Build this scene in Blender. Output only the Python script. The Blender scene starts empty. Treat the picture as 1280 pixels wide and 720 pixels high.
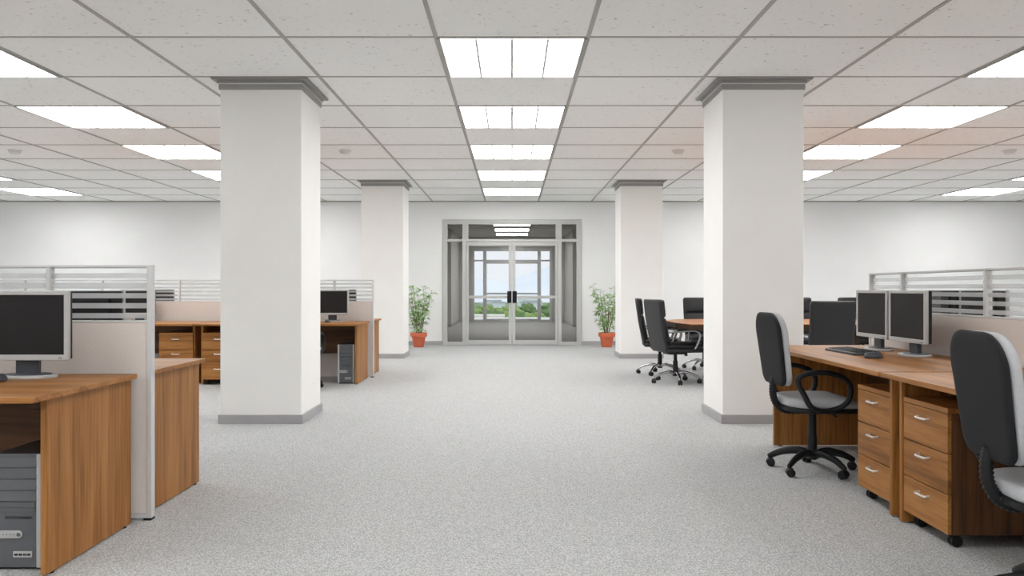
import bpy, bmesh, math, random
from mathutils import Vector, Matrix
PI = math.pi
R = math.radians
S = bpy.context.scene
C = S.collection
random.seed(7)

# ------------------------------------------------------------------ camera, world, exposure
cam = bpy.data.cameras.new('camera')
cam_o = bpy.data.objects.new('camera', cam)
C.objects.link(cam_o)
cam_o.location = (0, 0, 1.165)
cam_o.rotation_euler = (PI / 2, 0, 0)
cam.sensor_width = 36
cam.lens = 1018 / 1280 * 36
cam.shift_y = 1 / 1280
cam.clip_end = 3000
S.camera = cam_o
S.view_settings.view_transform = 'Standard'
S.view_settings.look = 'None'
S.view_settings.gamma = 1
S.view_settings.use_curve_mapping = False
S.view_settings.exposure = 0.45
S.cycles.max_bounces = 12
S.cycles.diffuse_bounces = 8
S.cycles.transparent_max_bounces = 24
S.cycles.sample_clamp_indirect = 8
S.cycles.use_denoising = True

LIGHT = 8.2           # strength of the ceiling panels
CORR_LIGHT = 8.0      # strength of the dimmer panels in the corridor
SKY = 0.88

w = bpy.data.worlds.new('world')
S.world = w
w.use_nodes = True
nt = w.node_tree
bgn = nt.nodes['Background']
tc = nt.nodes.new('ShaderNodeTexCoord')
sep = nt.nodes.new('ShaderNodeSeparateXYZ')
rmp = nt.nodes.new('ShaderNodeValToRGB')
nt.links.new(tc.outputs['Generated'], sep.inputs[0])
nt.links.new(sep.outputs['Z'], rmp.inputs[0])
rmp.color_ramp.elements[0].position = 0.0
rmp.color_ramp.elements[0].color = (0.92, 0.945, 0.98, 1)
rmp.color_ramp.elements[1].position = 0.5
rmp.color_ramp.elements[1].color = (0.74, 0.82, 0.94, 1)
e = rmp.color_ramp.elements.new(0.12)
e.color = (0.92, 0.945, 0.975, 1)
nt.links.new(rmp.outputs[0], bgn.inputs[0])
bgn.inputs[1].default_value = SKY

sun = bpy.data.lights.new('sun', 'SUN')
sun_o = bpy.data.objects.new('sun', sun)
C.objects.link(sun_o)
sun.energy = 1.5
sun.angle = R(6)
sun_o.rotation_euler = (R(38), R(25), 0)

# ------------------------------------------------------------------ materials
def lin(c):
    return tuple(((v / 255) / 12.92 if v / 255 <= 0.04045 else ((v / 255 + 0.055) / 1.055) ** 2.4) for v in c) + (1,)

def pmat(name, rgb, rough=0.5, metal=0.0, spec=0.5, noise=0.0, nscale=20, bump=0.0, bscale=200, coat=0.0):
    m = bpy.data.materials.new(name)
    m.use_nodes = True
    t = m.node_tree
    b = t.nodes['Principled BSDF']
    c = lin(rgb)
    b.inputs['Base Color'].default_value = c
    b.inputs['Roughness'].default_value = rough
    b.inputs['Metallic'].default_value = metal
    b.inputs['Specular IOR Level'].default_value = spec
    b.inputs['Coat Weight'].default_value = coat
    tcn = t.nodes.new('ShaderNodeTexCoord')
    if noise:
        n = t.nodes.new('ShaderNodeTexNoise')
        n.inputs['Scale'].default_value = nscale
        n.inputs['Detail'].default_value = 4
        t.links.new(tcn.outputs['Object'], n.inputs['Vector'])
        r = t.nodes.new('ShaderNodeValToRGB')
        r.color_ramp.elements[0].position = 0.3
        r.color_ramp.elements[1].position = 0.7
        r.color_ramp.elements[0].color = tuple(v * (1 - noise) for v in c[:3]) + (1,)
        r.color_ramp.elements[1].color = tuple(min(1, v * (1 + noise)) for v in c[:3]) + (1,)
        t.links.new(n.outputs['Fac'], r.inputs[0])
        t.links.new(r.outputs[0], b.inputs['Base Color'])
    if bump:
        n2 = t.nodes.new('ShaderNodeTexNoise')
        n2.inputs['Scale'].default_value = bscale
        t.links.new(tcn.outputs['Object'], n2.inputs['Vector'])
        bp = t.nodes.new('ShaderNodeBump')
        bp.inputs['Strength'].default_value = bump
        bp.inputs['Distance'].default_value = 0.002
        t.links.new(n2.outputs['Fac'], bp.inputs['Height'])
        t.links.new(bp.outputs[0], b.inputs['Normal'])
    return m

def wood(name, axis, light=(172, 122, 68), mid=(152, 101, 51), dark=(118, 77, 36), rough=0.45):
    m = bpy.data.materials.new(name)
    m.use_nodes = True
    t = m.node_tree
    b = t.nodes['Principled BSDF']
    b.inputs['Roughness'].default_value = rough
    b.inputs['Specular IOR Level'].default_value = 0.25
    tcn = t.nodes.new('ShaderNodeTexCoord')
    def stretched(scale, along, detail, dist):
        mp = t.nodes.new('ShaderNodeMapping')
        s = [scale, scale, scale]
        s[axis] = scale * along
        mp.inputs['Scale'].default_value = s
        mp.inputs['Location'].default_value = (3.7, 1.9, 5.1)
        t.links.new(tcn.outputs['Object'], mp.inputs[0])
        n = t.nodes.new('ShaderNodeTexNoise')
        n.inputs['Scale'].default_value = 1
        n.inputs['Detail'].default_value = detail
        n.inputs['Distortion'].default_value = dist
        t.links.new(mp.outputs[0], n.inputs['Vector'])
        return n
    a = stretched(14, 0.06, 6, 0.6)
    f = stretched(120, 0.03, 3, 0.1)
    add = t.nodes.new('ShaderNodeMix')
    add.data_type = 'FLOAT'
    add.inputs['Factor'].default_value = 0.38
    t.links.new(a.outputs['Fac'], add.inputs[2])
    t.links.new(f.outputs['Fac'], add.inputs[3])
    r = t.nodes.new('ShaderNodeValToRGB')
    cr = r.color_ramp
    cr.elements[0].position = 0.36
    cr.elements[0].color = lin(dark)
    cr.elements[1].position = 0.62
    cr.elements[1].color = lin(light)
    ee = cr.elements.new(0.48)
    ee.color = lin(mid)
    t.links.new(add.outputs[0], r.inputs[0])
    t.links.new(r.outputs[0], b.inputs['Base Color'])
    bp = t.nodes.new('ShaderNodeBump')
    bp.inputs['Strength'].default_value = 0.08
    bp.inputs['Distance'].default_value = 0.001
    t.links.new(f.outputs['Fac'], bp.inputs['Height'])
    t.links.new(bp.outputs[0], b.inputs['Normal'])
    return m

def glass(name, tint=(1, 1, 1), gloss=0.9):
    m = bpy.data.materials.new(name)
    m.use_nodes = True
    t = m.node_tree
    t.nodes.remove(t.nodes['Principled BSDF'])
    out = t.nodes['Material Output']
    tr = t.nodes.new('ShaderNodeBsdfTransparent')
    tr.inputs[0].default_value = tuple(tint) + (1,)
    gl = t.nodes.new('ShaderNodeBsdfGlossy')
    gl.inputs['Roughness'].default_value = 0.03
    fr = t.nodes.new('ShaderNodeFresnel')
    fr.inputs[0].default_value = 1.3
    mu = t.nodes.new('ShaderNodeMath')
    mu.operation = 'MULTIPLY'
    mu.inputs[1].default_value = gloss
    t.links.new(fr.outputs[0], mu.inputs[0])
    mx = t.nodes.new('ShaderNodeMixShader')
    t.links.new(mu.outputs[0], mx.inputs[0])
    t.links.new(tr.outputs[0], mx.inputs[1])
    t.links.new(gl.outputs[0], mx.inputs[2])
    t.links.new(mx.outputs[0], out.inputs[0])
    return m

def banded_glass(name):
    m = glass(name, (0.97, 0.98, 0.98), 0.12)
    t = m.node_tree
    out = t.nodes['Material Output']
    clear = out.inputs[0].links[0].from_socket
    tcn = t.nodes.new('ShaderNodeTexCoord')
    sp = t.nodes.new('ShaderNodeSeparateXYZ')
    t.links.new(tcn.outputs['Object'], sp.inputs[0])
    def mth(op, a, bval):
        n = t.nodes.new('ShaderNodeMath')
        n.operation = op
        t.links.new(a, n.inputs[0])
        if bval is not None:
            n.inputs[1].default_value = bval
        return n.outputs[0]
    v = mth('SUBTRACT', sp.outputs['Z'], 1.016)
    v = mth('DIVIDE', v, 0.0505)
    v = mth('FRACT', v, None)
    v = mth('LESS_THAN', v, 0.515)
    v = mth('MULTIPLY', v, 0.45)
    df = t.nodes.new('ShaderNodeBsdfDiffuse')
    df.inputs[0].default_value = lin((214, 215, 217))
    tl = t.nodes.new('ShaderNodeBsdfTranslucent')
    tl.inputs[0].default_value = lin((214, 215, 217))
    m1 = t.nodes.new('ShaderNodeMixShader')
    m1.inputs[0].default_value = 0.5
    t.links.new(df.outputs[0], m1.inputs[1])
    t.links.new(tl.outputs[0], m1.inputs[2])
    m2 = t.nodes.new('ShaderNodeMixShader')
    t.links.new(v, m2.inputs[0])
    t.links.new(clear, m2.inputs[1])
    t.links.new(m1.outputs[0], m2.inputs[2])
    t.links.new(m2.outputs[0], out.inputs[0])
    return m

def emit(name, rgb, s):
    m = bpy.data.materials.new(name)
    m.use_nodes = True
    t = m.node_tree
    b = t.nodes['Principled BSDF']
    b.inputs['Base Color'].default_value = (0.8, 0.8, 0.8, 1)
    b.inputs['Emission Color'].default_value = tuple(rgb) + (1,)
    b.inputs['Emission Strength'].default_value = s
    return m

M = {}
M['wall'] = pmat('wall_paint', (236, 236, 236), 0.9, spec=0.2, noise=0.012, nscale=2)
M['column'] = pmat('column_paint', (240, 239, 237), 0.85, spec=0.2, noise=0.012, nscale=3)
M['base'] = pmat('grey_vinyl', (166, 164, 166), 0.6, noise=0.03, nscale=8)
M['cap'] = pmat('grey_moulding', (152, 151, 150), 0.5, noise=0.03, nscale=8)
M['capw'] = pmat('white_moulding', (220, 218, 214), 0.6, noise=0.02, nscale=8)
M['grid'] = pmat('ceiling_bar_metal', (172, 169, 165), 0.5, noise=0.02, nscale=9)
M['alu'] = pmat('brushed_aluminium', (208, 208, 208), 0.5, 0.08, noise=0.02, nscale=60)
M['doorframe'] = pmat('door_aluminium', (192, 192, 190), 0.5, 0.1, noise=0.02, nscale=40)
M['fabric'] = pmat('beige_fabric', (218, 209, 203), 0.95, spec=0.1, noise=0.03, nscale=120, bump=0.2, bscale=500)
M['glass'] = glass('clear_glass', (0.94, 0.945, 0.95), 0.5)
M['pane'] = banded_glass('banded_glass')
M['woodx'] = wood('oak_grain_lengthwise', 0)
M['woodz'] = wood('oak_grain_upright', 2)
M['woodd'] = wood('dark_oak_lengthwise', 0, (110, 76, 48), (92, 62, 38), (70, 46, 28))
M['walnut'] = wood('walnut_edge', 0, (72, 54, 38), (58, 43, 30), (44, 32, 22), 0.4)
M['tabletop'] = wood('table_top_veneer', 0, (198, 134, 80), (180, 116, 64), (150, 92, 50), 0.3)
M['black'] = pmat('black_plastic', (26, 27, 29), 0.5, spec=0.3, noise=0.05, nscale=50)
M['shell'] = pmat('charcoal_shell', (29, 30, 32), 0.65, spec=0.2, noise=0.04, nscale=30, bump=0.1, bscale=400)
M['leather'] = pmat('black_leather', (31, 31, 34), 0.45, noise=0.06, nscale=40, bump=0.25, bscale=160)
M['greyfab'] = pmat('grey_upholstery', (176, 177, 180), 0.95, spec=0.1, noise=0.04, nscale=60, bump=0.2, bscale=450)
M['chrome'] = pmat('chrome', (175, 175, 177), 0.22, 1.0, noise=0.01)
M['handle'] = pmat('satin_nickel', (226, 222, 216), 0.3, 0.6, noise=0.02)
M['silver'] = pmat('silver_plastic', (180, 180, 180), 0.45, 0.15, noise=0.02, nscale=30)
M['screen'] = pmat('dark_screen', (40, 39, 40), 0.5, spec=0.12, noise=0.02)
M['slate'] = pmat('slate_plastic', (62, 66, 74), 0.45, noise=0.04, nscale=30)
M['tower'] = pmat('tower_grey', (92, 94, 98), 0.45, 0.1, noise=0.03, nscale=20)
M['towerd'] = pmat('tower_dark', (58, 60, 64), 0.45, noise=0.03, nscale=20)
M['white'] = pmat('white_plastic', (228, 227, 224), 0.5, noise=0.01)
M['terra'] = pmat('terracotta', (206, 108, 74), 0.8, noise=0.08, nscale=14)
M['soil'] = pmat('soil', (70, 52, 40), 0.95, noise=0.3, nscale=60)
M['leaf'] = pmat('green_leaf', (150, 186, 122), 0.5, noise=0.35, nscale=9)
M['stem'] = pmat('brown_stem', (122, 108, 78), 0.8, noise=0.2, nscale=30)
M['panel'] = emit('light_diffuser', (1.0, 0.995, 0.985), LIGHT)
M['cpanel'] = emit('corridor_light_diffuser', (1.0, 1.0, 1.0), CORR_LIGHT)
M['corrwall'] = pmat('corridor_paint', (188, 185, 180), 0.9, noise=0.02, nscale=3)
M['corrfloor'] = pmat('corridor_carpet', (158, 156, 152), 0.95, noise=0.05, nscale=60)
M['crown'] = pmat('tree_green', (126, 148, 84), 0.9, noise=0.45, nscale=1.2)
M['crown2'] = pmat('tree_dark_green', (98, 124, 72), 0.9, noise=0.4, nscale=1.0)
M['trunk'] = pmat('tree_bark', (96, 80, 62), 0.9, noise=0.2)
M['grass'] = pmat('far_meadow', (116, 140, 96), 0.95, noise=0.25, nscale=0.03)
M['hill'] = pmat('haze_tinted_hill', (222, 226, 228), 1.0, noise=0.08, nscale=0.01)  # distance haze is put into this pale base colour
M['town'] = pmat('haze_tinted_render', (205, 210, 214), 0.9, noise=0.08, nscale=0.05)  # pale blue-grey stands in for haze over the town walls
M['townroof'] = pmat('haze_tinted_roof', (172, 176, 180), 0.9, noise=0.08, nscale=0.05)  # roof grey is paled and blued to imitate haze
M['ledge'] = pmat('pale_stone', (214, 210, 200), 0.9, noise=0.05, nscale=1)

def carpet():
    m = pmat('grey_loop_carpet', (196, 194, 191), 0.97, spec=0.08)
    t = m.node_tree
    b = t.nodes['Principled BSDF']
    tcn = t.nodes.new('ShaderNodeTexCoord')
    v = t.nodes.new('ShaderNodeTexVoronoi')
    v.inputs['Scale'].default_value = 135
    t.links.new(tcn.outputs['Object'], v.inputs['Vector'])
    n = t.nodes.new('ShaderNodeTexNoise')
    n.inputs['Scale'].default_value = 5
    n.inputs['Detail'].default_value = 5
    t.links.new(tcn.outputs['Object'], n.inputs['Vector'])
    r = t.nodes.new('ShaderNodeValToRGB')
    r.color_ramp.elements[0].position = 0.15
    r.color_ramp.elements[0].color = lin((216, 217, 217))
    r.color_ramp.elements[1].position = 0.62
    r.color_ramp.elements[1].color = lin((166, 167, 167))
    t.links.new(v.outputs['Distance'], r.inputs[0])
    mx = t.nodes.new('ShaderNodeMix')
    mx.data_type = 'RGBA'
    mx.blend_type = 'MULTIPLY'
    mx.inputs['Factor'].default_value = 0.05
    t.links.new(r.outputs[0], mx.inputs[6])
    t.links.new(n.outputs['Fac'], mx.inputs[7])
    t.links.new(mx.outputs[2], b.inputs['Base Color'])
    bp = t.nodes.new('ShaderNodeBump')
    bp.invert = True
    bp.inputs['Strength'].default_value = 0.5
    bp.inputs['Distance'].default_value = 0.003
    t.links.new(v.outputs['Distance'], bp.inputs['Height'])
    t.links.new(bp.outputs[0], b.inputs['Normal'])
    return m
M['carpet'] = carpet()

def tile_mat():
    m = pmat('mineral_ceiling_tile', (226, 221, 216), 0.95, spec=0.1)
    t = m.node_tree
    b = t.nodes['Principled BSDF']
    tcn = t.nodes.new('ShaderNodeTexCoord')
    mp = t.nodes.new('ShaderNodeMapping')
    mp.inputs['Scale'].default_value = (1, 1.6, 1)
    t.links.new(tcn.outputs['Object'], mp.inputs[0])
    n = t.nodes.new('ShaderNodeTexNoise')
    n.inputs['Scale'].default_value = 24
    n.inputs['Detail'].default_value = 3
    t.links.new(mp.outputs[0], n.inputs['Vector'])
    r = t.nodes.new('ShaderNodeValToRGB')
    r.color_ramp.elements[0].position = 0.655
    r.color_ramp.elements[0].color = lin((249, 249, 248))
    r.color_ramp.elements[1].position = 0.73
    r.color_ramp.elements[1].color = lin((196, 192, 188))
    t.links.new(n.outputs['Fac'], r.inputs[0])
    t.links.new(r.outputs[0], b.inputs['Base Color'])
    return m
M['tile'] = tile_mat()

# ------------------------------------------------------------------ mesh helpers
class MB:
    def __init__(self):
        self.bm = bmesh.new()
    def box(self, x0, x1, y0, y1, z0, z1, bev=0.0, seg=2):
        sub = bmesh.new()
        bmesh.ops.create_cube(sub, size=1)
        for v in sub.verts:
            v.co = Vector(((x0 + x1) / 2 + v.co.x * (x1 - x0), (y0 + y1) / 2 + v.co.y * (y1 - y0), (z0 + z1) / 2 + v.co.z * (z1 - z0)))
        if bev:
            bmesh.ops.bevel(sub, geom=list(sub.edges), offset=bev, segments=seg, profile=0.5, affect='EDGES')
        self.merge(sub)
        return self
    def merge(self, sub, mat=None):
        me = bpy.data.meshes.new('tmp')
        sub.to_mesh(me)
        sub.free()
        if mat is not None:
            me.transform(mat)
        self.bm.from_mesh(me)
        bpy.data.meshes.remove(me)
    def rings(self, rings, cap=True, closed=True):
        vs = [[self.bm.verts.new(p) for p in r] for r in rings]
        n = len(vs[0])
        for a, b in zip(vs, vs[1:]):
            for i in range(n if closed else n - 1):
                j = (i + 1) % n
                try:
                    self.bm.faces.new((a[i], a[j], b[j], b[i]))
                except ValueError:
                    pass
        if cap:
            for r in (vs[0], vs[-1]):
                try:
                    self.bm.faces.new(r)
                except ValueError:
                    pass
        return self
    def lathe(self, prof, c=(0, 0, 0), n=24, ax='Z', cap=True):
        rr = []
        for r, h in prof:
            ring = []
            for i in range(n):
                a = 2 * PI * i / n
                u, v = max(r, 1e-4) * math.cos(a), max(r, 1e-4) * math.sin(a)
                p = {'Z': (u, v, h), 'X': (h, u, v), 'Y': (u, h, v)}[ax]
                ring.append(Vector(p) + Vector(c))
            rr.append(ring)
        return self.rings(rr, cap)
    def tube(self, pts, r, n=10, flat=1.0, smooth=4, closed=False, up=None):
        pts = [Vector(p) for p in pts]
        rad = r if isinstance(r, (list, tuple)) else [r] * len(pts)
        if smooth:
            P, Q = [], []
            m = len(pts)
            rng = range(m if closed else m - 1)
            for i in rng:
                g = lambda k: pts[k % m] if closed else pts[min(max(k, 0), m - 1)]
                a, b, c, d = g(i - 1), g(i), g(i + 1), g(i + 2)
                for s in range(smooth):
                    u = s / smooth
                    P.append(0.5 * ((2 * b) + (-a + c) * u + (2 * a - 5 * b + 4 * c - d) * u * u + (-a + 3 * b - 3 * c + d) * u ** 3))
                    Q.append(rad[i % m] * (1 - u) + rad[(i + 1) % m] * u)
            if not closed:
                P.append(pts[-1]); Q.append(rad[-1])
            pts, rad = P, Q
        rings, prev = [], None
        m = len(pts)
        for i, p in enumerate(pts):
            if closed:
                d = (pts[(i + 1) % m] - pts[i - 1]).normalized()
            else:
                d = (pts[min(i + 1, m - 1)] - pts[max(i - 1, 0)]).normalized()
            if up is not None:
                u = Vector(up) - d * Vector(up).dot(d)
            elif prev is None:
                u = Vector((0, 0, 1)) - d * d.z
                if u.length < 0.1:
                    u = Vector((1, 0, 0)) - d * d.x
            else:
                u = prev - d * prev.dot(d)
            u.normalize(); prev = u
            v = d.cross(u)
            rings.append([p + (u * math.cos(2 * PI * k / n) + v * math.sin(2 * PI * k / n) * flat) * rad[i] for k in range(n)])
        if closed:
            rings.append(rings[0])
            vs = [[self.bm.verts.new(q) for q in rg] for rg in rings[:-1]]
            for i in range(m):
                a, b = vs[i], vs[(i + 1) % m]
                for k in range(n):
                    j = (k + 1) % n
                    self.bm.faces.new((a[k], a[j], b[j], b[k]))
            return self
        return self.rings(rings)
    def build(self, name, mat, parent=None, smooth=None, mtx=None):
        bmesh.ops.recalc_face_normals(self.bm, faces=self.bm.faces)
        me = bpy.data.meshes.new(name)
        self.bm.to_mesh(me)
        self.bm.free()
        if mtx is not None:
            me.transform(mtx)
        me.materials.append(mat)
        o = bpy.data.objects.new(name, me)
        C.objects.link(o)
        if parent is not None:
            o.parent = parent
        if smooth is not None:
            me.polygons.foreach_set('use_smooth', [True] * len(me.polygons))
            me.set_sharp_from_angle(angle=R(smooth))
        return o

def rrect(w, h, r, n=6, cx=0, cy=0, wtop=None):
    """rounded rectangle outline, counter-clockwise; wtop = width at the top edge"""
    pts = []
    wt = w if wtop is None else wtop
    for (sx, sy, a0) in ((1, 1, 0), (-1, 1, 90), (-1, -1, 180), (1, -1, 270)):
        ww = wt if sy > 0 else w
        rr = r[0] if (isinstance(r, tuple) and sy > 0) else (r[1] if isinstance(r, tuple) else r)
        for k in range(n + 1):
            a = R(a0 + 90 * k / n)
            pts.append((cx + sx * (ww / 2 - rr) + rr * math.cos(a), cy + sy * (h / 2 - rr) + rr * math.sin(a)))
    return pts

def slab(mb, outline, place, t0, t1, soft=0.01, bulge=0.0, center=None):
    """extrude an outline between depths t0..t1 with softened rims; place(u, v, t) -> 3D point"""
    cu = sum(p[0] for p in outline) / len(outline) if center is None else center[0]
    cv = sum(p[1] for p in outline) / len(outline) if center is None else center[1]
    def ring(s, t):
        out = []
        for u, v in outline:
            du, dv = u - cu, v - cv
            L = math.hypot(du, dv)
            k = max(0.0, 1 - s / L) if L > 1e-6 else 1
            out.append(place(cu + du * k, cv + dv * k, t))
        return out
    rr = []
    for s, q in ((3.0, 0.0), (1.0, 0.0), (0.3, 0.3), (0.0, 1.0)):
        rr.append(ring(soft * s, t0 + soft * q - (bulge * 0.0)))
    for s, q in ((0.0, 1.0), (0.3, 0.3), (1.0, 0.0)):
        rr.append(ring(soft * s, t1 - soft * q))
    if bulge:
        big = max(math.hypot(u - cu, v - cv) for u, v in outline)
        for f in (0.12, 0.3, 0.55, 0.8, 0.97):
            rr.append([place(cu + (u - cu) * (1 - f), cv + (v - cv) * (1 - f), t1 + bulge * math.sin(min(1, f * 1.3) * PI / 2)) for u, v in outline])
    mb.rings(rr)
    return mb

def tag(o, label=None, cat=None, group=None, kind=None):
    if label: o['label'] = label
    if cat: o['category'] = cat
    if group: o['group'] = group
    if kind: o['kind'] = kind
    return o

def thing(name, label, cat, loc=(0, 0, 0), rz=0, group=None, kind=None):
    o = bpy.data.objects.new(name, None)
    o.empty_display_size = 0.1
    C.objects.link(o)
    o.location = loc
    o.rotation_euler = (0, 0, rz)
    return tag(o, label, cat, group, kind)

def kids(o):
    return [c for c in C.objects if c.parent == o]

def dup(root, loc, rz, label, group=None):
    def rec(o, parent):
        c = o.copy()
        C.objects.link(c)
        c.parent = parent
        for ch in kids(o):
            rec(ch, c)
        return c
    r = rec(root, None)
    r.location = loc
    r.rotation_euler = (0, 0, rz)
    r['label'] = label
    if group: r['group'] = group
    return r

def struct(name, mb, mat, parent=None, smooth=None):
    o = mb.build(name, mat, parent, smooth)
    if parent is None:
        o['kind'] = 'structure'
    return o

# ------------------------------------------------------------------ room shell
T = 1.1
CH = 2.985
WY = 16.88
WX = 12.65
Y0 = 5.88
YB = -6.3
ceil = struct('ceiling', MB().box(-WX - .1, WX + .1, YB - .1, WY + .12, CH, CH + 0.1), M['tile'])
g = MB()
for i in range(-12, 12):
    x = (i + 0.5) * T
    g.box(x - 0.015, x + 0.015, YB, WY, CH - 0.006, CH + 0.002)
for k in range(-11, 10):
    y = Y0 + k * T
    g.box(-WX, WX, y - 0.0095, y + 0.0095, CH - 0.0055, CH + 0.002)
g.build('ceiling_grid', M['grid'], ceil)
struct('floor', MB().box(-WX - .1, WX + .1, YB - .1, WY + .12, -0.1, 0), M['carpet'])
DW, DH = 1.44, 2.605
struct('wall_back', MB().box(-WX - .1, -DW, WY, WY + .12, 0, CH).box(DW, WX + .1, WY, WY + .12, 0, CH).box(-DW, DW, WY, WY + .12, DH, CH), M['wall'])
struct('wall_left', MB().box(-WX - .1, -WX, YB, WY, 0, CH), M['wall'])
struct('wall_right', MB().box(WX, WX + .1, YB, WY, 0, CH), M['wall'])
struct('wall_front', MB().box(-WX - .1, WX + .1, YB - .1, YB, 0, CH), M['wall'])
struct('baseboard_back', MB().box(-WX, -DW, WY - .015, WY, 0, .082, .003).box(DW, WX, WY - .015, WY, 0, .082, .003), M['base'])
struct('baseboard_left', MB().box(-WX, -WX + .015, YB, WY - .016, 0, .082, .003), M['base'])
struct('baseboard_right', MB().box(WX - .015, WX, YB, WY - .016, 0, .082, .003), M['base'])
struct('trim_1', MB().box(-WX, WX, WY - .02, WY, CH - .022, CH - .007, .002), M['grid'])

def column(x, y, label):
    t = thing('column', label, 'column', (x, y, 0), 0, kind='structure')
    h = .35
    MB().box(-h, h, -h, h, 0.0, CH, .004, 2).build('shaft', M['column'], t)
    b = h + .016
    MB().box(-b, b, -b, b, 0, .078, .003).build('base_trim', M['base'], t)
    a = MB()
    z = CH
    a.box(-h - .062, h + .062, -h - .062, h + .062, z - .020, z - .007, .001)
    a.box(-h - .020, h + .020, -h - .020, h + .020, z - .044, z - .020, .002)
    a.box(-h - .010, h + .010, -h - .010, h + .010, z - .100, z - .054, .002)
    a.build('top_moulding', M['cap'], t)
    MB().box(-h - .013, h + .013, -h - .013, h + .013, z - .054, z - .044, .001).build('moulding_bead', M['capw'], t)
    return t
column(-2.17, 7.385, 'large white square column standing before the far desk with the computer tower')
column(2.17, 7.385, 'large white square column beside the office chair and the wooden desk with two monitors')
column(-2.17, 13.98, 'slimmer looking white square column beside the potted plant and the far desk end')
column(2.17, 13.98, 'white square column behind the two black leather chairs, hiding part of a potted plant')

# entrance: glazed double door with side lights; the same assembly is repeated at the end of the corridor
def entrance(name, y, label, handles=True):
    t = thing(name, label, 'door', (0, y, 0), 0, kind='structure')
    f = MB()
    d0, d1 = -0.03, 0.08
    O = 1.435
    for s in (-1, 1):
        a, b = sorted((s * 1.337, s * O)); f.box(a, b, d0, d1, 0, 2.60, .003)
        a, b = sorted((s * .949, s * 1.027)); f.box(a, b, d0, d1, 0, 2.50, .003)
        a, b = sorted((s * .905, s * .949)); f.box(a, b, d0 + .015, d1 - .015, 2.195, 2.50, .002)
        a, b = sorted((s * 1.027, s * 1.337)); f.box(a, b, d0 + .005, d1, 0, .066, .003)
        a, b = sorted((s * 1.027, s * 1.337)); f.box(a, b, d0 + .005, d1, 2.138, 2.195, .003)
    f.box(-1.337, 1.337, d0, d1, 2.50, 2.60, .003)
    f.box(-.949, .949, d0 + .005, d1, 2.138, 2.195, .003)
    f.build('door_frame', M['doorframe'], t)
    for s in (-1, 1):
        a, b = sorted((s * 1.025, s * 1.339))
        MB().box(a, b, .02, .028, .064, 2.14).build('side_light_pane', M['glass'], t)
        MB().box(a, b, .02, .028, 2.193, 2.502).build('transom_pane', M['glass'], t)
    MB().box(-.907, .907, .02, .028, 2.193, 2.502).build('transom_pane', M['glass'], t)
    for s in (-1, 1):
        l = MB()
        for (p, q, z0, z1) in ((.898, .946, .008, 2.134), (.004, .069, .008, 2.134)):
            a, b = sorted((s * p, s * q)); l.box(a, b, -.012, .05, z0, z1, .003)
        a, b = sorted((s * .069, s * .898))
        l.box(a, b, -.012, .05, .008, .10, .003).box(a, b, -.012, .05, 2.056, 2.134, .003).box(a, b, -.010, .048, .962, 1.024, .003)
        leaf = l.build('door_leaf', M['doorframe'], t)
        MB().box(a, b, .016, .024, .098, 2.058).build('glass_pane', M['glass'], leaf)
        if handles:
            h = MB()
            a, b = sorted((s * .012, s * .100))
            h.box(a, b, -.03, -.012, .873, 1.115, .004)
            for k in range(4):
                xx = s * (.024 + k * .021)
                h.tube([(xx, -.036, .885), (xx, -.036, 1.103)], .008, 8, smooth=0)
            h.build('door_handle', M['black'], leaf, 40)
    return t
entrance('door_1', WY, 'wide grey aluminium framed double glass door with side panes and dark handle plates')

# corridor behind the entrance
CY = 28.9
struct('floor_corridor', MB().box(-5, 5, WY + .12, CY + .2, -.1, 0), M['corrfloor'])
cc = struct('ceiling_corridor', MB().box(-5, 5, WY + .12, CY + .2, CH, CH + .1), M['corrwall'])
g = MB()
cy = CY - .2
ck = []
while cy > WY + .3:
    g.box(-5, 5, cy - .01, cy + .01, CH - .008, CH + .002)
    ck.append(cy)
    cy -= 1.03
for i in range(-4, 4):
    x = (i + .5) * T
    g.box(x - .012, x + .012, WY + .12, CY, CH - .008, CH + .002)
g.build('ceiling_grid', M['grid'], cc)
struct('wall_corridor_left', MB().box(-5, -1.86, 24.9, CY, 0, CH).box(-5.1, -5, WY + .12, CY, 0, CH), M['corrwall'])
struct('wall_corridor_right', MB().box(1.86, 5, 24.9, CY, 0, CH).box(5, 5.1, WY + .12, CY, 0, CH), M['corrwall'])
struct('baseboard_corridor_left', MB().box(-5, -1.845, 24.885, CY - .01, 0, .085, .003), M['base'])
struct('baseboard_corridor_right', MB().box(1.845, 5, 24.885, CY - .01, 0, .085, .003), M['base'])
struct('wall_corridor_back', MB().box(-5, -DW, CY, CY + .12, 0, CH).box(DW, 5, CY, CY + .12, 0, CH).box(-DW, DW, CY, CY + .12, DH, CH), M['corrwall'])
entrance('door_2', CY, 'glazed outer door seen at the end of the corridor with daylight behind it', False)

# ------------------------------------------------------------------ ceiling lights, detectors
def make_light(label, loc, mat, group, louvre=True, sx=T, sy=T):
    t = thing('ceiling_light', label, 'ceiling light', loc, 0, group)
    f = MB()
    a, b = sx / 2, sy / 2
    f.box(-a + .002, -a + .030, -b + .009, b - .009, -.016, -.0005)
    f.box(a - .030, a - .002, -b + .009, b - .009, -.016, -.0005)
    f.box(-a + .030, a - .030, b - .014, b - .009, -.010, -.0005)
    f.box(-a + .030, a - .030, -b + .009, -b + .014, -.010, -.0005)
    f.build('frame', M['grid'], t)
    MB().box(-a + .031, a - .031, -b + .015, b - .015, -.006, -.001).build('diffuser', mat, t)
    if louvre:
        l = MB()
        for k in (-1, 0, 1):
            wd = .0125 if k == 0 else .0095
            l.box(k * .262 - wd, k * .262 + wd, -b + .02, b - .02, -.012, -.0065)
            l.box(-a + .035, a - .035, k * .262 - .006, k * .262 + .006, -.0085, -.0065)
        l.build('divider_bar', M['white'], t)
    return t
first = None
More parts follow.
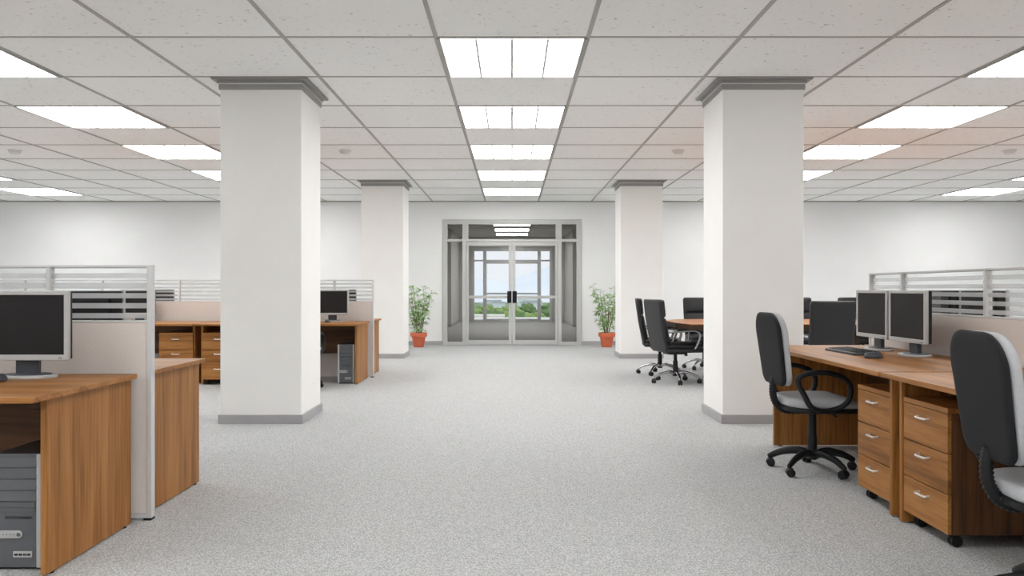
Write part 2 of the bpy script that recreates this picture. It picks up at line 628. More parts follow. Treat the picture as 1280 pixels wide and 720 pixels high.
ROW = ['closest to the big columns\' front', 'second', 'third', 'fourth', 'fifth']
for ci in (-8, -4, 0, 4, 8):
    for n in (-5, -4, -3, -2, 0, 1, 2, 3, 4):
        y = Y0 + 2.2 * n + .55
        where = {0: 'centre aisle', -4: 'computer tower desks', 4: 'two monitor desk', -8: 'area past the tower desks', 8: 'area past the conference table'}[ci]
        if n < 0:  # unseen rows overhead and behind, added as frontal fill light
            lab = 'unseen ceiling light panel added above and behind the camera over the %s' % where
        elif ci == 0:
            lab = ['largest bright square ceiling panel over the centre aisle, just ahead of the big columns',
                   'second bright ceiling panel of the centre aisle row, counting toward the glass door',
                   'third bright ceiling panel of the centre aisle row, counting toward the glass door',
                   'fourth bright ceiling panel of the centre aisle row, second from the glass door wall',
                   'smallest bright ceiling panel of the centre aisle row, next to the glass door wall'][n]
        else:
            lab = 'light panel over the %s, %s of its row' % (where, ['first', 'second', 'third', 'fourth', 'last'][n])
        grp = 'square light panels in the office ceiling'
        if first is None:
            first = make_light(lab, (ci * T, y, CH), M['panel'], grp)
        else:
            dup(first, (ci * T, y, CH), 0, lab, grp)
clab = ['light panel in the corridor ceiling next to the outer door', 'light panel in the corridor ceiling, second from the outer door', 'light panel in the corridor ceiling, third from the outer door', 'light panel in the corridor ceiling close behind the glass door']
for q in range(4):
    y1, y0 = ck[1 + 2 * q], ck[2 + 2 * q]
    make_light(clab[q], (0, (y0 + y1) / 2, CH), M['cpanel'], 'light panels in the corridor ceiling', False, T, 1.03)

def detector(x, y, label):
    t = thing('smoke_detector', label, 'smoke detector', (x, y, CH), 0, 'smoke detectors on the ceiling')
    MB().lathe([(.085, -.001), (.085, -.012), (.078, -.018)], n=28).build('mounting_plate', M['white'], t, 40)
    MB().lathe([(.060, -.018), (.066, -.030), (.060, -.045), (.035, -.054), (.001, -.055)], n=28).build('sensor_body', M['white'], t, 50)
detector(2.18, 10.68, 'white round smoke detector beside the column that stands by the whole swivel chair')
detector(-2.19, 10.68, 'white round smoke detector beside the column that stands by the tower desks')
detector(-6.52, 10.68, 'white round smoke detector on the ceiling over the wall end of the tower desks')
detector(6.52, 10.68, 'white round smoke detector on the ceiling over the far end of the conference table')

# ------------------------------------------------------------------ desks, partitions, drawers
def make_desk(label, loc, rz, L=1.955, D=.88, inset=.145, group='wooden office desks'):
    t = thing('office_desk', label, 'desk', loc, rz, group)
    h = .7446
    MB().box(-L / 2 + .002, L / 2 - .002, 0, D, h - .024, h, .0025, 2).build('desktop', M['woodx'], t)
    for s in (-1, 1):
        a, b = sorted((s * (L / 2 - .030), s * (L / 2 - .056)))
        MB().box(a, b, inset, D - .005, .007, h - .025, .0015, 1).build('end_panel', M['woodz'], t)
        f = MB()
        for yy in (inset + .05, D - .06):
            f.lathe([(.014, 0), (.016, .004), (.012, .008)], ((a + b) / 2, yy, 0), 12)
        f.build('levelling_foot', M['black'], t)
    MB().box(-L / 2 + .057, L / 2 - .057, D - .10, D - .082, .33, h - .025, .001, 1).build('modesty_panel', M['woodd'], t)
    return t

def make_partition(label, loc, rz, L, group='office partition screens'):
    """runs from the local origin along -X; end post at 0"""
    t = thing('partition_screen', label, 'partition', loc, rz, group)
    H = 1.284
    mull = []
    x = .52
    while x < L - .3:
        mull.append(x)
        x += 1.02
    edges = [0.0] + mull + [L]
    for i, m in enumerate(edges):
        end = i in (0, len(edges) - 1)
        c = -m - (.012 if i == 0 else (-.012 if i == len(edges) - 1 else 0))
        MB().box(c - .012, c + .012, -.021, .021, .012 if end else 1.007, H - (0 if end else .0125), .003).build('post', M['alu'], t)
    MB().box(-L + .025, -.025, -.019, .019, H - .012, H, .002).build('top_rail', M['alu'], t)
    MB().box(-L + .025, -.025, -.015, .015, .031, .995, .004).build('fabric_panel', M['fabric'], t)
    f = MB()
    f.box(-L + .025, -.025, -.016, .016, .996, 1.006, .001)
    for a, b in zip(edges, edges[1:]):
        a2 = a + (.024 if a == 0 else .012); b2 = b - (.012 if b != L else .024)
        MB().box(-b2 + .001, -a2 - .001, -.003, .003, 1.007, H - .0125).build('glass_pane', M['pane'], t)
    f.build('middle_rail', M['alu'], t)
    b = MB()
    b.box(-L + .01, -.01, -.02, .02, .012, .03, .002)
    b.build('bottom_rail', M['alu'], t)
    ft = MB()
    for m in (0, L / 2, L):
        c = -min(max(m, .02), L - .02)
        ft.box(c - .02, c + .02, -.022, .022, 0, .012, .002)
    ft.build('foot', M['black'], t)
    return t

def make_pedestal(label, loc, rz):
    """drawer pedestal, front face at local y = 0 facing -Y"""
    t = thing('drawer_pedestal', label, 'drawer unit', loc, rz, 'wooden drawer units on casters')
    W, D, z0, z1 = .41, .56, .064, .631
    b = MB()
    b.box(-W / 2, W / 2, .020, D, z0, z1 - .024)
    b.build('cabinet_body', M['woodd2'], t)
    MB().box(-W / 2, W / 2, -.0, D, z1 - .024, z1, .0015, 1).build('cabinet_top', M['woodx'], t)
    hh = (z1 - .024 - z0) / 3
    for k in range(3):
        a = z0 + hh * k
        d = MB().box(-W / 2 + .001, W / 2 - .001, .001, .019, a + .002, a + hh - .003, .0012, 1).build('drawer', M['woodx'], t)
        zz = a + hh - .052
        MB().tube([(-.046, .002, zz + .004), (-.044, -.016, zz + .002), (-.034, -.022, zz), (.034, -.022, zz), (.044, -.016, zz + .002), (.046, .002, zz + .004)], .0062, 8, smooth=3).build('handle', M['handle'], d, 60)
    for sx in (-1, 1):
        for y in (.06, D - .06):
            c = MB()
            x = sx * (W / 2 - .05)
            c.box(x - .018, x + .018, y - .02, y + .02, z0 - .014, z0, .002)
            for q in (-.013, .013):
                c.lathe([(.020, -.008), (.026, -.006), (.026, .006), (.020, .008)], (x + q, y, .026), 16, 'X')
            c.box(x - .022, x + .022, y - .010, y + .012, .022, z0 - .008, .004)
            c.build('caster', M['black'], t, 40)
    return t
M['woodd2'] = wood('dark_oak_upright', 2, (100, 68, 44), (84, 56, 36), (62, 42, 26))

XC = -2.83
make_desk('closest oak desk, with a cropped monitor on top and a large computer tower below', (XC, 3.15, 0), 0, D=.88)
make_desk('oak desk whose end panel shows just behind the closest partition post', (XC, 4.93, 0), PI, D=.79, inset=.03)
make_partition('beige partition with banded glass top, directly behind the cropped silver monitor', (-1.813, 4.115, 0), 0, 3.9)
make_desk('oak desk beyond the large column, with a computer tower under its aisle end', (XC, 9.75, 0), 0, D=.88)
make_desk('oak desk with a drawer unit, joined to the far tower desk, away from the aisle', (XC - 1.97, 9.75, 0), 0, D=.88)
make_desk('oak desk end visible just past the far partition post, beside the slim white column', (XC, 11.555, 0), PI, D=.79, inset=.03)
make_desk('oak desk hidden behind the far partition, away from the aisle', (XC - 1.97, 11.56, 0), PI, D=.79, inset=.03)
make_partition('far beige partition with banded glass top, behind the two joined desks beyond the column', (-1.82, 10.73, 0), 0, 5.95)
make_desk('oak desk holding two monitors, keyboard and mouse, facing the grey chair by the column', (1.854, 5.105, 0), -PI / 2, D=.87, inset=.085)
make_desk('oak desk joined to the two monitor desk, mostly behind the cropped chair back', (1.854, 3.13, 0), -PI / 2, D=.87, inset=.085)
make_desk('oak desk on the hidden side of the partition behind the two monitors', (3.70, 5.105, 0), PI / 2, D=.84)
make_partition('beige partition with banded glass top, running behind the desk with two monitors', (2.775, 6.29, 0), PI / 2, 4.3)
ped = make_pedestal('three drawer oak unit under the two monitor desk, next to the grey seated chair', (1.944, 4.375, 0), -PI / 2)
dup(ped, (1.944, 3.840, 0), -PI / 2, 'three drawer oak unit with its dark side showing, next to the large cropped chair')
dup(ped, (-3.555, 9.86, 0), 0, 'three drawer oak unit just at the edge of the large column, under the tower desk')
dup(ped, (-4.07, 9.86, 0), 0, 'three drawer oak unit showing above the closer desk end, beside the partition post')

# ------------------------------------------------------------------ computers
def make_monitor(label, loc, rz, W=.45):
    """screen faces -Y, base rests on z = 0"""
    t = thing('monitor', label, 'monitor', loc, rz, 'flat silver computer monitors')
    z0, z1 = .087, .411
    bz = .020
    f = MB()
    f.box(-W / 2, W / 2, 0, .022, z0, z0 + .026, .003).box(-W / 2, W / 2, 0, .022, z1 - bz, z1, .003)
    f.box(-W / 2, -W / 2 + bz + .002, 0, .022, z0 + .024, z1 - bz + .002, .003).box(W / 2 - bz - .002, W / 2, 0, .022, z0 + .024, z1 - bz + .002, .003)
    f.build('bezel', M['silver'], t)
    MB().box(-W / 2 + bz, W / 2 - bz, .006, .012, z0 + .024, z1 - bz + .001).build('screen', M['screen'], t)
    MB().box(-W / 2 + .003, W / 2 - .003, .0225, .045, z0 + .004, z1 - .003, .006).box(-W / 2 + .06, W / 2 - .06, .045, .062, z0 + .04, z1 - .04, .01).build('housing', M['black'], t)
    MB().box(-.054, .054, .046, .072, .014, .20, .004).build('neck', M['slate'], t)
    e1 = [(u * 1.0, v) for u, v in [(.135 * math.cos(2 * PI * k / 40), .085 * math.sin(2 * PI * k / 40)) for k in range(40)]]
    b = MB()
    slab(b, e1, lambda u, v, q: Vector((u, v + .055, q)), .0, .016, .004)
    b.build('base', M['silver'], t, 40)
    b = MB()
    slab(b, [(u * .80, v * .76) for u, v in e1], lambda u, v, q: Vector((u, v + .060, q)), .0165, .021, .002)
    b.build('base_inlay', M['slate'], t, 40)
    MB().box(W / 2 - .045, W / 2 - .030, -.0015, .001, z0 + .009, z0 + .013).build('power_button', M['slate'], t)
    return t
DZ = .7446
mon = make_monitor('largest silver monitor, on the closest oak desk, cut by the picture edge', (-2.285, 3.79, DZ), 0, .44)
dup(mon, (-2.335, 4.46, DZ), PI, 'dark back of a monitor seen through the glass stripes of the closest partition')
dup(mon, (-2.30, 10.38, DZ), 0, 'silver monitor on the far tower desk, peeking out beside the large column')
dup(mon, (-4.79, 10.42, DZ), 0, 'silver monitor on the far desk, mostly hidden behind the closest partition glass')
dup(mon, (-2.33, 11.06, DZ), PI, 'dark monitor back behind the far partition glass, beside the large column')
dup(mon, (-4.80, 11.06, DZ), PI, 'dark monitor back behind the far partition glass, above the oak drawer units')
m2 = make_monitor('silver monitor nearer the column, one of two side by side on the keyboard desk', (2.455, 5.575, DZ), -PI / 2, .47)
dup(m2, (2.455, 5.075, DZ), -PI / 2, 'silver monitor of the side by side pair closer to the large cropped chair')
dup(m2, (3.08, 5.80, DZ), PI / 2, 'dark monitor back behind the partition glass, next to the paired silver monitors')
dup(m2, (3.08, 5.275, DZ), PI / 2, 'dark monitor back behind the partition glass, its silver edge above the cropped chair')

def make_tower(label, loc):
    t = thing('computer_tower', label, 'computer tower', loc, 0, 'grey computer towers under desks')
    W, D, H = .205, .44, .483
    MB().box(-W / 2, W / 2, .03, D, .014, H - .002, .003).build('case', M['towerd'], t)
    for s in (-1, 1):
        a, b = sorted((s * (W / 2 - .021), s * (W / 2 + .001)))
        st = MB().box(a, b, .0, .05, .012, H, .005).build('side_strip', M['silver'], t)
    i = W / 2 - .0215
    MB().box(-i, i, .010, .03, .012, H - .001, .002).build('front_panel', M['tower'], t)
    zt = H - .012
    for k in range(4):
        a = zt - .0465 * (k + 1)
        bm_ = MB()
        bm_.rings([[Vector((x, y, z)) for (y, z) in ((.0095, a + .001), (.002, a + .004), (.0085, a + .044), (.0095, a + .045))] for x in (-i + .001, i - .001)])
        bm_.build('drive_bay', M['tower'], t)
    a = zt - .0465 * 4
    MB().box(-i + .004, i - .006, .004, .0098, a - .022, a - .003, .001).box(-i + .004, i - .006, .005, .0098, a - .043, a - .024, .001).build('disc_drive', M['tower'], t)
    s_ = MB().box(-i + .03, i - .02, .007, .0098, a - .072, a - .060, .001)
    s_.build('card_slot', M['towerd'], t)
    MB().box(.012, i - .03, .0045, .0068, a - .069, a - .066).build('slot_mouth', M['black'], t)
    o = rrect(.105, .033, .016, 6, -.030, a - .135)
    p = MB()
    slab(p, o, lambda u, v, q: Vector((u, .010 - q, v)), 0, .007, .0015)
    pw = p.build('power_panel', M['silver'], t, 40)
    q_ = MB()
    for u in (-.055, -.04, -.025, -.010):
        q_.lathe([(.0022, .0012), (.0022, .003)], (u, 0, a - .135), 8, 'Y')
    q_.lathe([(.008, .0012), (.008, .003)], (.008, 0, a - .135), 16, 'Y')
    q_.build('button', M['tower'], pw)
    pp = MB().box(-.016, .062, .005, .0098, a - .230, a - .205, .001).build('port_panel', M['silver'], t)
    q_ = MB()
    for u, ww in ((-.010, .014), (.008, .014), (.0265, .006), (.0345, .006), (.044, .012)):
        q_.box(u, u + ww, .0035, .0052, a - .2225, a - .2145)
    q_.build('port', M['black'], pp)
    MB().box(-W / 2 + .01, W / 2 - .01, .03, .07, 0, .0135, .002).box(-W / 2 + .01, W / 2 - .01, D - .07, D - .03, 0, .0135, .002).build('foot', M['black'], t)
    return t
tw = make_tower('large grey computer tower on the carpet under the closest desk, cut by the picture edge', (-2.046, 3.36, 0))
dup(tw, (-2.035, 9.98, 0), 0, 'smaller looking grey computer tower under the far desk past the large column')

def make_keyboard(label, loc, rz):
    """long axis X, keys' front edge toward -Y"""
    t = thing('keyboard', label, 'keyboard', loc, rz)
    b = MB()
    o = rrect(.46, .17, .016, 5)
    slab(b, o, lambda u, v, q: Vector((u, v, q + (v + .085) * .06 * (q > .006))), 0, .014, .003)
    b.build('keyboard_body', M['slate'], t, 35)
    k = MB()
    for r in range(6):
        y = -.062 + r * .0215 + (.006 if r == 5 else 0)
        for c in range(21):
            if c in (15, 19) and r != 9:
                continue
            if r == 0 and 4 <= c <= 8:
                if c == 4:
                    k.box(-.212 + 4 * .0202, -.212 + 8 * .0202 + .017, y, y + .017, .012, .019 + (y + .08) * .05, .002, 1)
                continue
            x = -.212 + c * .0202
            k.box(x, x + .017, y, y + .017, .012, .019 + (y + .08) * .05, .002, 1)
    k.build('keys', M['black'], t)
    return t
make_keyboard('dark slate keyboard lying on the oak desk before the paired monitors', (2.235, 5.36, DZ), -PI / 2 + .03)

def make_mouse(label, loc, rz):
    t = thing('computer_mouse', label, 'mouse', loc, rz, 'dark computer mice on desks')
    b = MB()
    rr = []
    for f, h in ((.9, 0), (1.0, .004), (1.0, .012), (.93, .022), (.78, .030), (.5, .0355), (.15, .037)):
        rr.append([Vector((.031 * f * math.cos(a) * (1 - .12 * math.sin(a)), .056 * f * math.sin(a) - .004 * (h > .02), h)) for a in [2 * PI * k / 28 for k in range(28)]])
    b.rings(rr)
    b.build('mouse_body', M['slate'], t, 60)
    MB().lathe([(.006, -.004), (.008, -.002), (.008, .002), (.006, .004)], (0, .028, .029), 16, 'X').build('scroll_wheel', M['silver'], t, 40)
    return t
ms = make_mouse('dark mouse on the oak desk next to the slate keyboard', (2.19, 4.93, DZ), -PI / 2)
dup(ms, (-2.329, 3.69, DZ), 0, 'dark mouse at the picture edge in front of the largest monitor')
dup(ms, (-2.31, 10.2, DZ), 0, 'tiny dark mouse before the far monitor beside the large column')

# ------------------------------------------------------------------ chairs
def caster(mb, x, y, a, r=.026):
    m = Matrix.Translation((x, y, 0)) @ Matrix.Rotation(a, 4, 'Z')
    s = MB()
    for q in (-.014, .014):
        s.lathe([(r * .7, -.009), (r, -.006), (r, .006), (r * .7, .009)], (-.006, q, r), 18, 'Y')
    s.tube([(-.004, 0, r), (0, 0, r * 1.6), (0, 0, .062)], [.013, .012, .009], 10, smooth=0)
    rr = []
    for k in range(9):
        b_ = R(-5 + 125 * k / 8)
        rr.append([Vector((-.006 + (r + .004) * math.cos(b_), yy, r + (r + .004) * math.sin(b_))) for yy in (-.022, .022)] + [Vector((-.006 + (r + .001) * math.cos(b_), yy, r + (r + .001) * math.sin(b_))) for yy in (.022, -.022)])
    s.rings(rr)
    me = bpy.data.meshes.new('tmp'); s.bm.to_mesh(me); s.bm.free(); me.transform(m)
    mb.bm.from_mesh(me); bpy.data.meshes.remove(me)
    return mb

def office_chair(label, loc, rz, base_rz):
    """faces +X"""
    t = thing('office_chair', label, 'office chair', loc, rz, 'grey and charcoal swivel office chairs')
    hub = MB().lathe([(.030, .075), (.036, .085), (.036, .125), (.028, .140)], n=20).build('base_hub', M['black'], t, 40)
    for k in range(5):
        a = base_rz + 2 * PI * k / 5
        d = Vector((math.cos(a), math.sin(a), 0))
        Z = Vector((0, 0, 1))
        l = MB().tube([d * .025 + Z * .110, d * .10 + Z * .122, d * .19 + Z * .105, d * .25 + Z * .078, d * .278 + Z * .064], [.026, .025, .022, .019, .014], 12, flat=.85, smooth=4)
        l.build('base_leg', M['black'], t, 50)
        caster(MB(), .268 * d.x, .268 * d.y, a + random.uniform(-1, 1)).build('caster', M['black'], t, 40)
    MB().lathe([(.030, .13), (.030, .20), (.026, .24), (.024, .385)], n=20).build('gas_column', M['black'], t, 40)
    MB().box(-.10, .10, -.07, .07, .372, .402, .01).tube([(.05, -.06, .39), (.06, -.17, .385), (.06, -.21, .38)], .006, 8).build('tilt_mechanism', M['black'], t)
    o = [(u, v) for u, v in rrect(.46, .47, (.10, .15), 8)]
    o = [(v + .02, -u) for u, v in o]
    b = MB()
    slab(b, [(u * .98, v * .98) for u, v in o], lambda u, v, q: Vector((u, v, q + .05 * max(0, -.12 - u))), .395, .425, .008)
    b.build('seat_shell', M['black'], t, 50)
    b = MB()
    slab(b, o, lambda u, v, q: Vector((u, v, q - .25 * max(0, u - .15) ** 1.0 * (q > .44) + .05 * max(0, -.12 - u))), .424, .480, .018, .018)
    b.build('seat_cushion', M['greyfab'], t, 60)
    # back: outline in (y, z)
    ob = rrect(.375, .46, (.125, .065), 9, 0, .785, .415)
    def backp(u, v, q):
        lean = (v - .56) * .13
        curve = .10 * u * u * 4 * .5
        return Vector((-.215 - lean + q + curve * .6 - .02, u, v))
    b = MB()
    slab(b, ob, backp, -.024, .0, .012)
    b.build('back_shell', M['shell'], t, 60)
    b = MB()
    slab(b, [(u * .99, (v - .785) * .99 + .785) for u, v in ob], backp, .001, .042, .016, .016)
    b.build('back_cushion', M['greyfab'], t, 60)
    # ribbed back support tube
    path = [Vector((-.246, 0, .60)), Vector((-.256, 0, .55)), Vector((-.254, 0, .48)), Vector((-.225, 0, .42)), Vector((-.17, 0, .388)), Vector((-.06, 0, .386))]
    P = []
    for i in range(len(path) - 1):
        g_ = lambda k: path[min(max(k, 0), len(path) - 1)]
        a_, b_, c_, d_ = g_(i - 1), g_(i), g_(i + 1), g_(i + 2)
        for s in range(8):
            u = s / 8
            P.append(.5 * ((2 * b_) + (-a_ + c_) * u + (2 * a_ - 5 * b_ + 4 * c_ - d_) * u * u + (-a_ + 3 * b_ - 3 * c_ + d_) * u ** 3))
    P.append(path[-1])
    MB().tube(P, [.0245 if i % 2 else .0195 for i in range(len(P))], 14, smooth=0, flat=1.15).build('back_support', M['black'], t, 70)
    for s in (-1, 1):
        y = s * .262
        loop = [(.02, y * .93, .418), (-.085, y, .440), (-.135, y, .52), (-.170, y, .585), (-.165, y, .625), (-.09, y, .652), (.02, y, .650), (.12, y, .615), (.155, y, .545), (.12, y, .46)]
        MB().tube([(p[0] - .025, p[1], p[2]) for p in loop], .0165, 12, smooth=5, closed=True, flat=1.25).tube([(.03, y * .93, .414), (.03, y * .5, .402), (.03, 0, .395)], .016, 8).build('armrest', M['black'], t, 60)
    return t
office_chair('whole grey swivel chair with dark shell back, tucked at the two monitor desk', (1.925, 5.22, 0), R(2.4), R(2))
office_chair('large swivel chair cut by the picture edge, its dark back hiding a desk', (1.96, 2.90, 0), R(-5.5), R(95))
office_chair('sliver of a dark swivel chair showing beside the large column by the far tower', (-2.475, 9.45, 0), R(90), R(14))

def exec_chair(label, loc, rz, base_rz):
    """faces +X"""
    t = thing('executive_chair', label, 'executive chair', loc, rz, 'black leather chairs around the conference table')
    MB().lathe([(.028, .085), (.034, .09), (.034, .135), (.024, .15)], n=20).build('base_hub', M['black'], t, 40)
    for k in range(5):
        a = base_rz + 2 * PI * k / 5
        d = Vector((math.cos(a), math.sin(a), 0)); Z = Vector((0, 0, 1))
        MB().tube([d * .02 + Z * .118, d * .10 + Z * .135, d * .20 + Z * .115, d * .27 + Z * .082, d * .305 + Z * .062], [.020, .018, .015, .013, .011], 10, smooth=4, flat=1.3).build('base_leg', M['chrome'], t, 60)
        caster(MB(), .298 * d.x, .298 * d.y, a + random.uniform(-.8, .8)).build('caster', M['black'], t, 40)
    MB().lathe([(.030, .14), (.030, .27), (.022, .275), (.022, .375)], n=18).build('gas_column', M['black'], t, 40)
    MB().box(-.13, .12, -.09, .09, .355, .385, .008).lathe([(.02, .0), (.02, .03)], (.08, -.13, .34), 12).build('tilt_mechanism', M['black'], t)
    b = MB()
    o = [(v + .03, -u) for u, v in rrect(.50, .50, .05, 6)]
    slab(b, o, lambda u, v, q: Vector((u, v, q)), .385, .440, .018)
    b.build('seat_shell', M['leather'], t, 60)
    b = MB()
    slab(b, [(u * .98, v * .97) for u, v in o], lambda u, v, q: Vector((u, v, q)), .441, .490, .020, .018)
    b.build('seat_cushion', M['leather'], t, 60)
    def bp(u, v, q):
        lean = max(0, v - .45) * .17
        c = .05 * math.sin((v - .40) / .63 * PI) * .35
        return Vector((-.205 - lean - c + q + .25 * u * u, u, v))
    b = MB()
    ob = rrect(.47, .635, .035, 6, 0, .718, .50)
    # denser outline for the curved back
    den = []
    for i in range(len(ob)):
        p, q = ob[i], ob[(i + 1) % len(ob)]
        n_ = max(1, int(math.hypot(q[0] - p[0], q[1] - p[1]) / .06))
        for s in range(n_):
            den.append((p[0] + (q[0] - p[0]) * s / n_, p[1] + (q[1] - p[1]) * s / n_))
    slab(b, den, bp, -.035, .012, .016)
    b.build('back_shell', M['leather'], t, 60)
    for (zc, hh, nm) in ((.925, .215, 'head_cushion'), (.655, .31, 'back_cushion')):
        b = MB()
        ow = rrect(.455, hh, .035, 6, 0, zc)
        slab(b, ow, bp, .012, .048, .018, .016)
        b.build(nm, M['leather'], t, 60)
    for s in (-1, 1):
        y = s * .265
        MB().tube([(-.20, y * .88, .640), (-.15, y, .645), (.02, y, .655), (.12, y, .655), (.185, y, .635), (.205, y, .590), (.185, y, .52), (.14, y * .97, .43)], [.010, .012, .012, .012, .012, .012, .011, .009], 10, smooth=4, flat=1.5, up=(0, 1, 0)).build('arm_frame', M['chrome'], t, 60)
        MB().box(-.10, .13, y - .026, y + .026, .660, .684, .010, 3).build('arm_pad', M['leather'], t, 50)
    return t
exec_chair('black leather chair with chrome arm at the table end, in front of another chair', (2.03, 10.12, 0), R(14), R(40))
exec_chair('black leather chair behind another one at the table end, closest to the white column', (2.02, 11.12, 0), R(-8), R(28))
exec_chair('black leather chair facing the camera behind the table, half hidden by the big column edge', (2.80, 11.85, 0), R(-90), R(30))
exec_chair('black leather chair seen squarely from behind, between the big column and the paired monitors', (3.44, 9.02, 0), R(90), R(20))
exec_chair('black leather chair behind the table, overlapped by the chair seen squarely from behind', (4.25, 11.95, 0), R(-90), R(10))
exec_chair('black leather chair behind the table, half covered by the paired silver monitors', (5.15, 11.95, 0), R(-90), R(50))
exec_chair('dark chair back seen through the banded partition glass above the large cropped chair', (6.95, 10.5, 0), R(180), R(0))

# conference table
t = thing('conference_table', 'long brown conference table with thick dark edge, surrounded by black leather chairs', 'conference table', (0, 0, 0))
out = [(2.10, 9.50), (6.30, 9.50), (6.42, 9.95), (6.42, 10.75), (6.15, 11.12), (2.28, 11.12), (2.0, 10.75), (2.0, 9.98)]
def prism(o, z0, z1, s=1.0):
    cx, cy = 4.2, 10.3
    b = MB()
    P = [(cx + (x - cx) * s, cy + (y - cy) * (s if s == 1 else s - .02)) for x, y in o]
    b.rings([[Vector((x, y, z0)) for x, y in P], [Vector((x, y, z1)) for x, y in P]])
    return b
prism(out, .745, .752).build('tabletop', M['tabletop'], t)
prism(out, .685, .7445, 1.0).build('table_edge', M['walnut'], t)
for x in (2.75, 4.2, 5.65):
    MB().box(x - .035, x + .035, 9.9, 10.7, .02, .69, .004).box(x - .25, x + .25, 9.95, 10.65, 0, .03, .004).build('table_leg', M['walnut'], t)

# ------------------------------------------------------------------ plants
def plant(label, loc, seed):
    rnd = random.Random(seed)
    t = thing('potted_plant', label, 'potted plant', loc, 0, 'leafy plants in terracotta pots')
    MB().lathe([(.095, 0), (.103, .01), (.140, .215), (.128, .215), (.120, .20)], n=36).build('pot', M['terra'], t, 40)
    MB().lathe([(.140, .205), (.166, .212), (.170, .282), (.162, .29), (.150, .288), (.146, .23)], n=36, cap=False).build('pot_rim', M['terra'], t, 40)
    MB().lathe([(.10, .22), (.145, .252), (.08, .258), (.001, .26)], n=24).build('soil', M['soil'], t, 40)
    st = MB(); lf = MB()
    def leaf(p, d, L):
        d = d.normalized()
        side = d.cross(Vector((0, 0, 1)))
        if side.length < .05: side = Vector((1, 0, 0))
        side.normalize()
        side = (side + Vector((rnd.uniform(-.6, .6), rnd.uniform(-.6, .6), rnd.uniform(-.6, .6)))).normalized()
        up = side.cross(d)
        wd = L * .155
        v = [lf.bm.verts.new(q) for q in (p, p + d * L * .35 + side * wd + up * .003, p + d * L - Vector((0, 0, L * .25)), p + d * L * .35 - side * wd + up * .003, p + d * L * .4 - up * .004)]
        lf.bm.faces.new((v[0], v[1], v[4])); lf.bm.faces.new((v[1], v[2], v[4])); lf.bm.faces.new((v[2], v[3], v[4])); lf.bm.faces.new((v[3], v[0], v[4]))
    for k in range(13):
        a = 2 * PI * k / 13 + rnd.uniform(-.3, .3)
        spread = rnd.uniform(.12, .34)
        H = rnd.uniform(.55, 1.02) if k % 3 else rnd.uniform(.85, 1.06)
        b0 = Vector((math.cos(a) * .03, math.sin(a) * .03, .24))
        pts = [b0]
        for s in range(1, 6):
            f = s / 5
            pts.append(Vector((math.cos(a) * (.03 + spread * f ** .9), math.sin(a) * (.03 + spread * f ** .9), .25 + H * (f - .06 * f * f))) + Vector((rnd.uniform(-.02, .02), rnd.uniform(-.02, .02), 0)))
        st.tube(pts, [.006, .0055, .005, .004, .003, .002], 6, smooth=2)
        for s in range(1, 6):
            for j in range(3 if s > 1 else 1):
                f = rnd.uniform(0, 1)
                p = pts[s - 1].lerp(pts[s], f)
                aa = rnd.uniform(0, 2 * PI)
                tw_ = Vector((math.cos(aa), math.sin(aa), rnd.uniform(.0, .6)))
                e_ = p + tw_ * rnd.uniform(.03, .10)
                st.tube([p, e_], [.0022, .0012], 4, smooth=0)
                for q in range(rnd.choice((3, 4, 5))):
                    ab = aa + rnd.uniform(-1.3, 1.3)
                    leaf(p.lerp(e_, rnd.uniform(.5, 1)), Vector((math.cos(ab), math.sin(ab), rnd.uniform(-.5, .5))), rnd.uniform(.075, .13))
        for q in range(4):
            ab = rnd.uniform(0, 2 * PI)
            leaf(pts[-1], Vector((math.cos(ab), math.sin(ab), rnd.uniform(-.2, .8))), rnd.uniform(.07, .11))
    st.build('stems', M['stem'], t, 60)
    lf.build('leaves', M['leaf'], t)
plant('leafy plant in a terracotta pot between the glass door and the tower desks', (-1.865, 16.28, 0), 3)
plant('leafy plant in a terracotta pot between the glass door and the leather chairs', (1.895, 16.28, 0), 11)

# ------------------------------------------------------------------ outside, seen through the doors
GZ = -13.0
def blob(mb, c, r, rnd, sq=.8):
    s = bmesh.new()
    bmesh.ops.create_icosphere(s, subdivisions=3, radius=1)
    ph = [rnd.uniform(0, 6) for _ in range(3)]
    for v in s.verts:
        n = v.co.copy()
        k = 1 + .16 * math.sin(5 * n.x + ph[0]) * math.sin(5 * n.y + ph[1]) + .12 * math.sin(9 * n.z + ph[2] + 4 * n.x) + rnd.uniform(-.06, .06)
        v.co = Vector((n.x * r * k, n.y * r * k, n.z * r * k * sq)) + Vector(c)
    mb.merge(s)
struct('ground_outside', MB().box(-900, 900, 40, 1500, GZ - 1, GZ), M['grass'])
tr = struct('terrace_ledge', MB().box(-6, 6, CY + .13, 34, -.4, -.02), M['ledge'])
rnd = random.Random(5)
spots = []
for row, (yy, r, zt, sp) in enumerate(((118, 1.35, -2.75, 3.1), (136, 1.5, -2.75, 3.4), (160, 1.8, -2.9, 4.1), (190, 2.1, -2.9, 4.8), (225, 2.5, -3.0, 5.8), (265, 3.0, -3.1, 6.8))):
    n = int(2 * yy * .075 / sp) + 1
    for k in range(n):
        spots.append(((k - (n - 1) / 2 + (.25 if row % 2 else -.25)) * sp, yy + rnd.uniform(-2, 2), zt - .45 + rnd.uniform(-.7, .5), r))
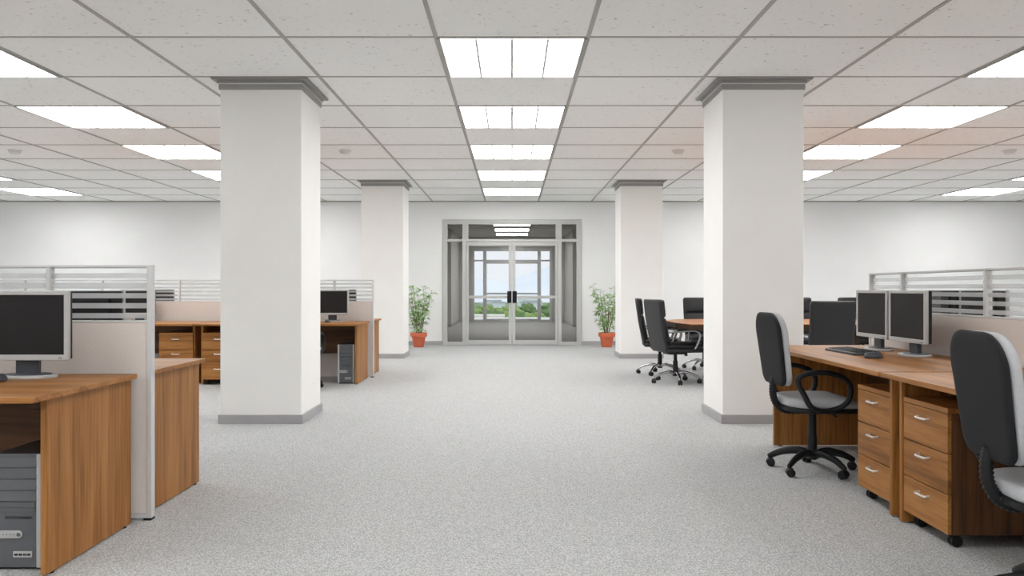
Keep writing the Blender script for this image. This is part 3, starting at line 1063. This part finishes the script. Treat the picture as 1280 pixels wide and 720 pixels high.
for x, y, zt, r in spots:
    tt = thing('tree', 'round leafy green tree growing below the building, seen through the glass doors', 'tree', (x, y, GZ), 0, 'trees outside the glass doors')
    b = MB()
    H = zt - GZ
    blob(b, (0, 0, H - r * .8), r * .85, rnd)
    blob(b, (r * .35, r * .2, H - r * 1.4), r * .7, rnd)
    blob(b, (-r * .35, -r * .1, H - r * 1.5), r * .7, rnd)
    b.build('crown', M['crown'] if rnd.random() < .6 else M['crown2'], tt, 80)
    MB().tube([(0, 0, 0), (0, 0, H - r * 1.5)], [.25, .12], 8, smooth=0).build('trunk', M['trunk'], tt)
for row, y in enumerate((380, 440, 510, 590, 680, 780)):
    sp = 17 + row * 3
    n = int(2 * y * .08 / sp) + 1
    for k in range(n):
        x = (k - (n - 1) / 2 + rnd.uniform(-.15, .15)) * sp
        wd = sp * rnd.uniform(.3, .65)
        hgt = rnd.uniform(3, 8)
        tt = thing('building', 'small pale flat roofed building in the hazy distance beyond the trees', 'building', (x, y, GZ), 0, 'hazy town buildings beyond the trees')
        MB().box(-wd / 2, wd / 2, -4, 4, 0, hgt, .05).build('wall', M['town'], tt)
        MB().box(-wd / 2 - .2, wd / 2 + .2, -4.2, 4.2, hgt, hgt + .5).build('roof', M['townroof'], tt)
def lowbuilding(x0, x1, y, z1, label):
    tt = thing('pavilion', label, 'building', ((x0 + x1) / 2, y, GZ), 0)
    a = (x1 - x0) / 2
    MB().box(-a, a, 0, 5, 0, z1 - GZ - .3).build('wall', M['ledge'], tt)
    MB().box(-a - .2, a + .2, -.2, 5.2, z1 - GZ - .3, z1 - GZ, .03).build('roof', M['ledge'], tt)
lowbuilding(-6.6, -1.2, 108, -2.35, 'low pale building among the trees outside, below the closed glass doors')
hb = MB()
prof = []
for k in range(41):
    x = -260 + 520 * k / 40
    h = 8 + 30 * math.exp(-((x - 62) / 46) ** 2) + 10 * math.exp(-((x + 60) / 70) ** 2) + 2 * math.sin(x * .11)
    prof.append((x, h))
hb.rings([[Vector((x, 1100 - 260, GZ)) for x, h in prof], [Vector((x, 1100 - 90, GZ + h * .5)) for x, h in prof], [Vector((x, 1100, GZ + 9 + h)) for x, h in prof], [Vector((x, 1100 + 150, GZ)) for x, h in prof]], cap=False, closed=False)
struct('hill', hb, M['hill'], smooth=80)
